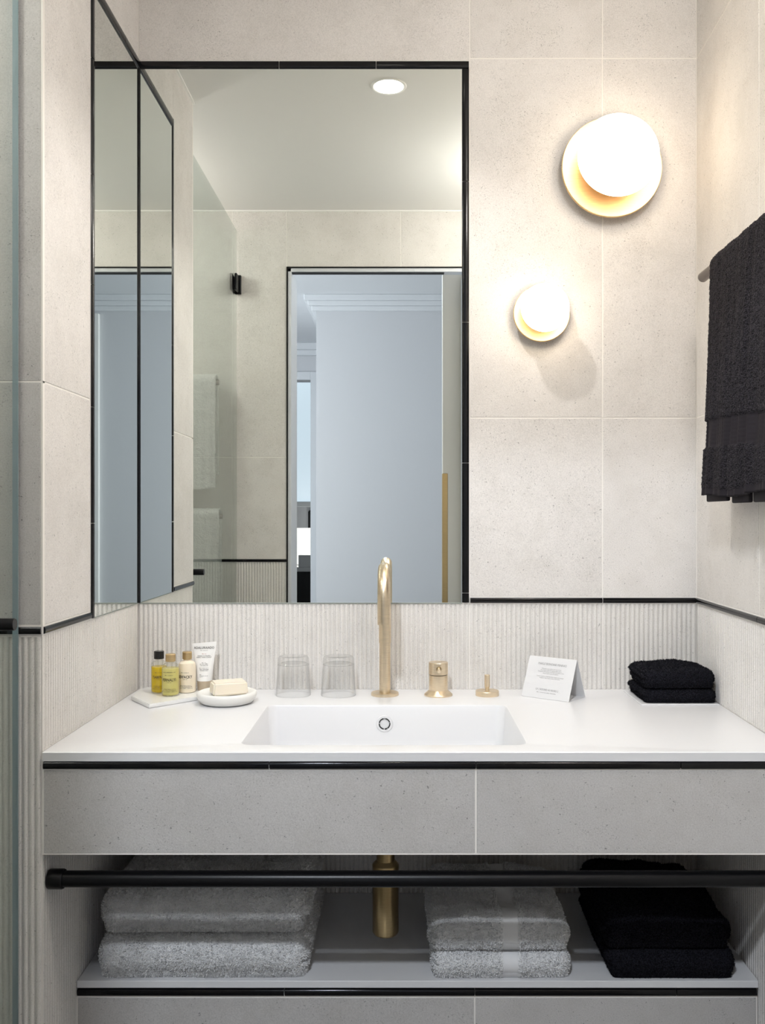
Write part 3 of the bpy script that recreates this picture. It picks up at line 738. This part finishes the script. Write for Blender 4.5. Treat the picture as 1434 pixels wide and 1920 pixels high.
def hanging(name, label, cat, group, path, y0, y1, mat, bandmat, bands, axis='Y', folds=.004, seed=0., res=.0028, th=.005, fuzz=.0007, hem=.014, notch=None, flare=.01, thick_end=0, ridges=None):
    """a towel hung over a bar. path: list of (across, z) from the front hem up over the bar and down the back"""
    pts = [Vector((a, z, 0)) for a, z in path]; L = [0]
    for a, b in zip(pts, pts[1:]): L.append(L[-1]+(b-a).length)
    n = int(L[-1]/res); m = int(abs(y1-y0)/res); V = []; B = []
    rowinfo = []
    for i in range(n+1):
        s = L[-1]*i/n; k = 0
        while k < len(L)-2 and L[k+1] < s: k += 1
        f = (s-L[k])/(L[k+1]-L[k]); p = pts[k].lerp(pts[k+1], f); d = (pts[k+1]-pts[k]).normalized()
        rowinfo.append((s, p, Vector((-d.y, d.x, 0))))
    ztop = max(z for _, z in path)
    isb = np.zeros((n+1, m+1), bool)
    for i, (s, p, nr) in enumerate(rowinfo):
        drop = max(0, ztop-p.y)
        for j in range(m+1):
            v = j/m; y = y0+(y1-y0)*v
            amp = folds*min(1, .25+drop*2.2) if drop > .02 else folds*.25
            wv = (1-2.2*abs(math.sin(v*23+seed+.6*math.sin(v*7))))*.5 + (1-2*abs(math.sin(v*40+seed*2+drop*1.1)))*.45 + noise.noise(Vector((v*9, s*3, seed)))*.6
            off = wv*amp
            if ridges:
                for q, (c, hgt, wdt) in enumerate(ridges):
                    cc = c + .012*math.sin(drop*9+q*1.9) + (drop-.2)*(.03 if q % 2 else -.02)
                    off += hgt*math.exp(-((v-cc)/wdt)**2)*min(1, .25+drop*3.5)
            shift = .006*math.sin(v*5+seed)
            inb = any(b0+shift < s < b1+shift for b0, b1 in bands)
            hm = s < hem
            fz = rng.normal(0,1)*fuzz
            if inb or hm: fz = 0; off -= .0022 if inb else .001
            if inb: off += .0005*math.sin(s*2*PI/.0046)
            if hm: off += .0006*math.sin(v*90)
            side = 1
            a_ = p.x + nr.x*(off+fz)*side; z_ = p.y + nr.y*(off+fz)*side
            yy = y + (.0014*noise.noise(Vector((s*20, v*3, seed))) + (.006*drop*(-1 if v < .5 else 1)*abs(2*v-1)**3)*(1 if y1 > y0 else -1))
            if inb and (v < .02 or v > .98): yy += (.0035 if v < .5 else -.0035)*(1 if y1>y0 else -1)
            if s < .02: z_ += .003*math.sin(v*11+seed)
            V.append((a_, yy, z_) if axis == 'Y' else (yy, a_, z_)); isb[i,j] = inb or hm
    Fc = []; mi = []
    for i in range(n):
        for j in range(m):
            Fc.append((i*(m+1)+j, i*(m+1)+j+1, (i+1)*(m+1)+j+1, (i+1)*(m+1)+j)); mi.append(1 if isb[i,j] and isb[i+1,j] else 0)
    me = bpy.data.meshes.new(name); me.from_pydata(V, [], Fc)
    o = link_mesh(name, me, mat, None, True); me.materials.append(bandmat); me.polygons.foreach_set('material_index', mi)
    if ridges: pile(o, V, Fc, int(9000*L[-1]*abs(y1-y0)/.20), .0013, mat, np.array(mi) == 1)
    md = o.modifiers.new('thickness', 'SOLIDIFY'); md.thickness = th; md.offset = -1
    return tag(o, label, cat, group)

# rail and black bath towel on the right wall
XB = .549; ZB = CAMH+.437
rr_ = thing('wall_towel_rail', 'round bronze rail on the right wall holding the black towel', 'rail', (XB,-.141,ZB))
autosmooth(obj('bar', tube_bm([(0,0,0),(0,-.002,0),(0,-.60,0)], [.0082,.0092,.0092], 24), M['bronze'], rr_), 40)
for yy in (-.03, -.56):
    autosmooth(obj('bracket', tube_bm([(0,yy,0),(XR(-.141+yy)-XB-.0005,yy,0)], .006, 16), M['bronze'], rr_), 40)
def over(xc, zc, r, front_z, back_z, flare=.012, flip=-1):
    p = []
    for i in range(13): f = i/12; p.append((xc+flip*(r+flare*(1-f)**1.3), front_z+(zc-front_z)*f))
    for i in range(1, 12): a = PI*i/12; p.append((xc+flip*r*math.cos(a), zc+r*math.sin(a)))
    p.append((xc-flip*r, zc)); p.append((xc-flip*(r-.001), (zc+back_z)/2)); p.append((xc-flip*(r-.001), back_z)); return p
bt = hanging('hanging_towel', 'black bath towel with a ribbed woven band hanging on the right wall rail', 'towel', None,
        over(XB, ZB, .0165, CAMH+.0355, CAMH+.05, .016), -.225, -.66, M['btowel'], M['bband'], [(.076,.124)], folds=.0055, seed=1.1, fuzz=.0004, ridges=[(.06,.0035,.010),(.15,.0050,.013),(.235,.0060,.012),(.31,.0040,.011),(.40,.0060,.014),(.49,.0050,.012),(.60,.005,.015),(.74,.005,.015),(.88,.005,.015)])
# inner folded-in thirds showing at the hem
bt2 = bmesh.new()
for a, b in ((-.232,-.330),(-.352,-.425),(-.44,-.65)):
    box_bm(XB-.0240, XB-.0170, b, a, CAMH+.0265 if a > -.3 else CAMH+.0225, CAMH+.06, .0025, 2, bm=bt2)
o = obj('inner_fold', bt2, M['bband'], bt, True)

# ------------------------------------------------------------------ wall lamps
def wall_lamp(px, py, R, r, label, mat, k):
    x, z = bxp(px), bzp(py)
    t = thing('wall_lamp', label, 'lamp', (x, 0, z), 'round opal and brass wall lamps')
    autosmooth(obj('mount', lathe_bm([(R*.62,-.001),(R*.62,.020*k),(0,.020*k)], 48, None,0,0,0,'Y'), M['dbrass'], t), 30)
    autosmooth(obj('brass_dish', lathe_bm([(0,.019*k),(R-.001,.019*k),(R,.020*k),(R,.0245*k),(R-.001,.0255*k),(R-.002,.0250*k),(0,.022*k)], 96, None,0,0,0,'Y'), M['lampbrass'], t), 30)
    autosmooth(obj('neck', lathe_bm([(r*.42,.022*k),(r*.42,.0565*k)], 40, None,0,0,0,'Y'), M['dbrass'], t), 30)
    e = .006
    autosmooth(obj('back_baffle', lathe_bm([(0,.0555*k),(r*.75,.0555*k),(r*.75,.0572*k),(0,.0572*k)], 64, None,0,0,0,'Y'), M['lampbrass'], t), 30)  # hidden baffle, added to keep most of the disc's back glow off the dish
    prof = [(0,.058*k),(r-e,.058*k)]+[(r-e+e*math.sin(a), .058*k+e-e*math.cos(a)) for a in (PI/8,PI/4,3*PI/8,PI/2)]
    prof += [(r-e+e*math.cos(a), .082*k-e+e*math.sin(a)) for a in (0,PI/8,PI/4,3*PI/8,PI/2)]+[(0,.083*k)]
    od = autosmooth(obj('opal_disc', lathe_bm(prof, 96, None,0,0,0,'Y'), mat, t), 40); od.location = (r*.02, 0, r*.07)
M['lampbrass'] = brushed('satin_lamp_brass', (.82,.60,.34), .42)
wall_lamp(1142.6, 321, .0980, .0765, 'larger round wall lamp, opal disc over a brass dish, upper right', M['opal'], 1.0)
wall_lamp(1013, 591, .0553, .0460, 'smaller round wall lamp, lower and left of the other', M['opals'], .80)

# ------------------------------------------------------------------ ceiling downlights
def downlight(x, y, label, power):
    t = thing('ceiling_downlight', label, 'downlight', (x, y, CEIL), None)
    autosmooth(obj('trim_ring', lathe_bm([(.036,.004),(.036,-.0015),(.0385,-.0028),(.042,-.0022),(.0435,0)], 48), M['cove'], t), 30)
    autosmooth(obj('lens', lathe_bm([(.036,-.0012),(.020,-.0022),(0,-.0025)], 40), M['lens'], t), 30)
    l = bpy.data.lights.new('downlight_beam', 'SPOT'); l.energy = power*10; l.color = NEUT; l.spot_size = math.radians(115); l.spot_blend = .6
    l.shadow_soft_size = .018
    o = bpy.data.objects.new('downlight_beam', l); C.objects.link(o); o.location = (x, y, CEIL-.012)
downlight(-.030, -.394, 'round recessed ceiling downlight seen at the top of the mirror', P_DOWN)
def globe(x, y, label, mat):  # out-of-view glowing globe, added to spread even fill light through the bathroom
    t = thing('unseen_fill_lamp', label, 'fill lamp', (x, y, CEIL), None)
    autosmooth(obj('collar', lathe_bm([(0,0),(.05,0),(.05,-.010),(.012,-.014),(.012,-.10),(0,-.10)], 40), M['cove'], t), 30)
    autosmooth(obj('fill_globe', lathe_bm([(.06*math.sin(a), -.155+.06*math.cos(a)) for a in [PI*i/16 for i in range(17)]], 40), mat, t), 50)
globe(.44, -.86, 'unseen opal globe added as fill light, near the doorway on the right', emis('fill_globe_glow', NEUT, P_ROOM*70))
globe(-.98, -.86, 'unseen opal globe over the shower, shaped for wide fill light', emis('shower_fill_glow', NEUT, P_SHOW*70))

hd = thing('hall_downlight', 'recessed ceiling downlight in the hall outside the doorway', 'downlight', (-.30, -2.12, 2.5))
autosmooth(obj('trim_ring', lathe_bm([(.036,.002),(.036,-.0015),(.0385,-.0028),(.042,-.0022),(.0435,0)], 48), M['cove'], hd), 30)
autosmooth(obj('lens', lathe_bm([(.036,-.0012),(.020,-.0022),(0,-.0025)], 40), M['lens'], hd), 30)
l = bpy.data.lights.new('hall_beam', 'SPOT'); l.energy = P_HALL*10; l.color = (.86,.92,1); l.spot_size = math.radians(120); l.spot_blend = .5; l.shadow_soft_size = .07
o = bpy.data.objects.new('hall_beam', l); C.objects.link(o); o.location = (-.30, -2.12, 2.485); o.rotation_euler = (math.radians(20),0,0)

# ------------------------------------------------------------------ shower screen, hinge, handle
XG = -.557
sc = thing('shower_screen', 'clear frameless glass shower screen at the left edge', 'shower screen', (XG, -.9, 0))
ztop = CAMH+.965
g = obj('glass_pane', box_bm(-.004, .004, YW+.9+.012, YP+.9-.006, .02, ztop), M['shower'], sc)
g2 = obj('pane_edge', box_bm(-.004, .004, YP+.9-.006, YP+.9-.0045, .02, ztop, 0), M['gedge'], sc)
zh = s555(535)
hb = box_bm(-.012, -.004, YW+.9+.001, YW+.9+.055, zh-.028, zh+.028, .002); box_bm(.004, .012, YW+.9+.012, YW+.9+.055, zh-.028, zh+.028, .002, bm=hb); box_bm(-.004, .018, YW+.9+.0005, YW+.9+.012, zh-.032, zh+.032, .002, bm=hb)
obj('hinge', hb, M['black'], sc)
zk = CAMH-.143; yk = -.585+.9
kb = lathe_bm([(0,0),(.0075,0),(.0082,.0008),(.0082,.037),(.0076,.0378),(0,.0378)], 28, None, .004, yk, zk, 'X'); lathe_bm([(0,-.004),(.0095,-.004),(.0095,-.008),(0,-.008)], 28, kb, 0, yk, zk, 'X')
autosmooth(obj('handle', kb, M['black'], sc), 40)

# white towels on rails at the shower end, seen in the mirror through the glass
G5 = 'white towels hung in the shower corner'
for zc, zf, lab, xr in ((CAMH+(970-712)/575., CAMH+(970-918)/565., 'upper white towel on a rail behind the shower glass, in the mirror', -.612),
                        (CAMH+(970-968)/575., CAMH-.44, 'lower white towel on a rail behind the shower glass, in the mirror', -.602)):
    r_ = thing('shower_rail', 'short dark rail carrying the '+lab.split(' on')[0], 'rail', (xr+.008, YW+.05, zc))
    autosmooth(obj('bar', tube_bm([(0,0,0),(-.40,0,0)], .009, 16), M['bronze'], r_), 40)
    autosmooth(obj('bracket', tube_bm([(-.03,0,0),(-.03,-.0495,0)], .006, 12), M['bronze'], r_), 40)
    autosmooth(obj('bracket', tube_bm([(-.37,0,0),(-.37,-.0495,0)], .006, 12), M['bronze'], r_), 40)
    hanging('hanging_towel', lab, 'towel', G5, over(YW+.05, zc, .0265, zf, zf+.05, .012, 1), xr, xr-.30, M['wtowel'], M['wband'], [], axis='X', folds=.003, seed=zc, res=.005, th=.006, fuzz=.0010, hem=0)

# ------------------------------------------------------------------ hall and bedroom beyond the door
HC = 2.50; YB = -3.53; YF = -4.97
def hs(name, bm, mat): return struct(obj(name, bm, mat))
hs('floor_hall', box_bm(-2.2, 2.2, -8.0, YH, -.1, 0), M['floor'])
hs('ceiling_hall', box_bm(-2.2, 2.2, -8.0, YH, HC, HC+.1), M['hallw'])
hs('wall_hall_left', box_bm(-2.3, -2.2, -8.0, YH, 0, HC), M['hallw'])
hs('wall_hall_right', box_bm(2.2, 2.3, -8.0, YH, 0, HC), M['hallw'])
hs('wall_hall_bath', box_bm(-2.2, -1.5, YH, YH+.1, 0, HC), M['hallw'])
hs('wall_hall_bath.001', box_bm(.75, 2.2, YH, YH+.1, 0, HC), M['hallw'])
hs('wall_hall_bath.002', box_bm(-1.5, .75, YH-.004, YH+.004, CEIL-.1, HC), M['hallw'])
hs('wall_hall_block', box_bm(-.497, 2.2, YF, YB, 0, HC), M['hall'])
cz = bmesh.new()
for k, (d, z0, z1) in enumerate(((.025,HC-.085,HC-.058),(.045,HC-.058,HC-.032),(.065,HC-.032,HC))):
    box_bm(-.497-d, 2.2, YB-.001, YB+d, z0, z1, .003, bm=cz); box_bm(-.497-d, -.496, YF, YB, z0, z1, .003, bm=cz)
hs('trim_11', cz, M['hallw'])
s252 = lambda y: CAMH+(970-y)/252.
ox0, ox1, oz1 = -1.10, -.672, s252(713)
fw = box_bm(-2.2, ox0, YF-.12, YF, 0, HC); box_bm(ox1, -.497, YF-.12, YF, 0, HC, bm=fw); box_bm(ox0, ox1, YF-.12, YF, oz1, HC, bm=fw)
hs('wall_hall_end', fw, M['hall'])
cs = box_bm(ox0-.06, ox0, YF, YF+.02, 0, s252(698), .002); box_bm(ox1, ox1+.07, YF, YF+.02, 0, s252(698), .002, bm=cs); box_bm(ox0, ox1, YF, YF+.02, oz1, s252(698), .002, bm=cs)
box_bm(-2.2, -.5, YF, YF+.05, HC-.05, HC, .003, bm=cs); box_bm(-2.2, -.5, YF, YF+.03, HC-.09, HC-.05, .003, bm=cs)
hs('trim_12', cs, M['hallw'])
# a pale door casing on the block wall, seen twice-reflected in the side mirror
hs('trim_13', box_bm(.725, .76, YB, YB+.03, 0, CAMH+(970-590)/320., .002), M['cove'])
# bedroom
s200 = lambda y: CAMH+(970-y)/200.
hs('wall_bedroom_end', box_bm(-2.2, 2.2, -7.0, -6.9, 0, HC), M['hall'])
wn = thing('window_1', 'bright bedroom window with a lowered pale blind', 'window', (-.95,-6.89,s200(940))); wn['kind'] = 'structure'
wz = s200(713)-s200(940)
obj('blind', box_bm(-.42,.42,-.002,.004,0,wz+.1), emis('daylit_blind', (.72,.86,1), .78), wn)
obj('window_frame', box_bm(-.47,.47,0,.03,-.05,0,.004), M['hallw'], wn)
ns = thing('nightstand', 'dark nightstand with a white top, far off through the doorway', 'nightstand', (-.95,-6.6,0))
zt_ = s200(1060)
obj('body', box_bm(-.25,.25,-.2,.18,0,zt_-.04,.004), M['void'], ns)
obj('top', box_bm(-.26,.26,-.22,.2,zt_-.04,zt_,.004), M['tube'], ns)
obj('drawer', box_bm(-.17,.10,.18,.195,.18,.40,.004), plain('slate_drawer', (.03,.035,.045), .5), ns)
lp = thing('table_lamp', 'lit white drum table lamp on the nightstand', 'lamp', (-.84,-6.62,zt_))
autosmooth(obj('base', lathe_bm([(0,0.001),(.05,.001),(.05,.012),(.012,.02),(.012,.06)], 24), M['frame'], lp), 30)
autosmooth(obj('lamp_shade', lathe_bm([(.16,.02),(.15,.35),(.146,.35),(.156,.02),(.16,.02)], 40), emis('lit_shade', (1,.98,.95), 1.1), lp), 30)
bxo = tag(obj('small_box', box_bm(-.925,-.80,-6.44,-6.40,zt_+.0005,zt_+.11,.003), M['tube']), 'small cream box in front of the bedside lamp', 'box')
tag(obj('dark_headboard', box_bm(-.885,-.45,-6.90,-6.86,.5,s200(957),.01), M['void']), 'dark upholstered panel edge beside the bedside lamp', 'headboard')

for par, face, g in GROUT.values():
    o = obj('grout', g, M['grout'], par); o.matrix_basis = face.mat()
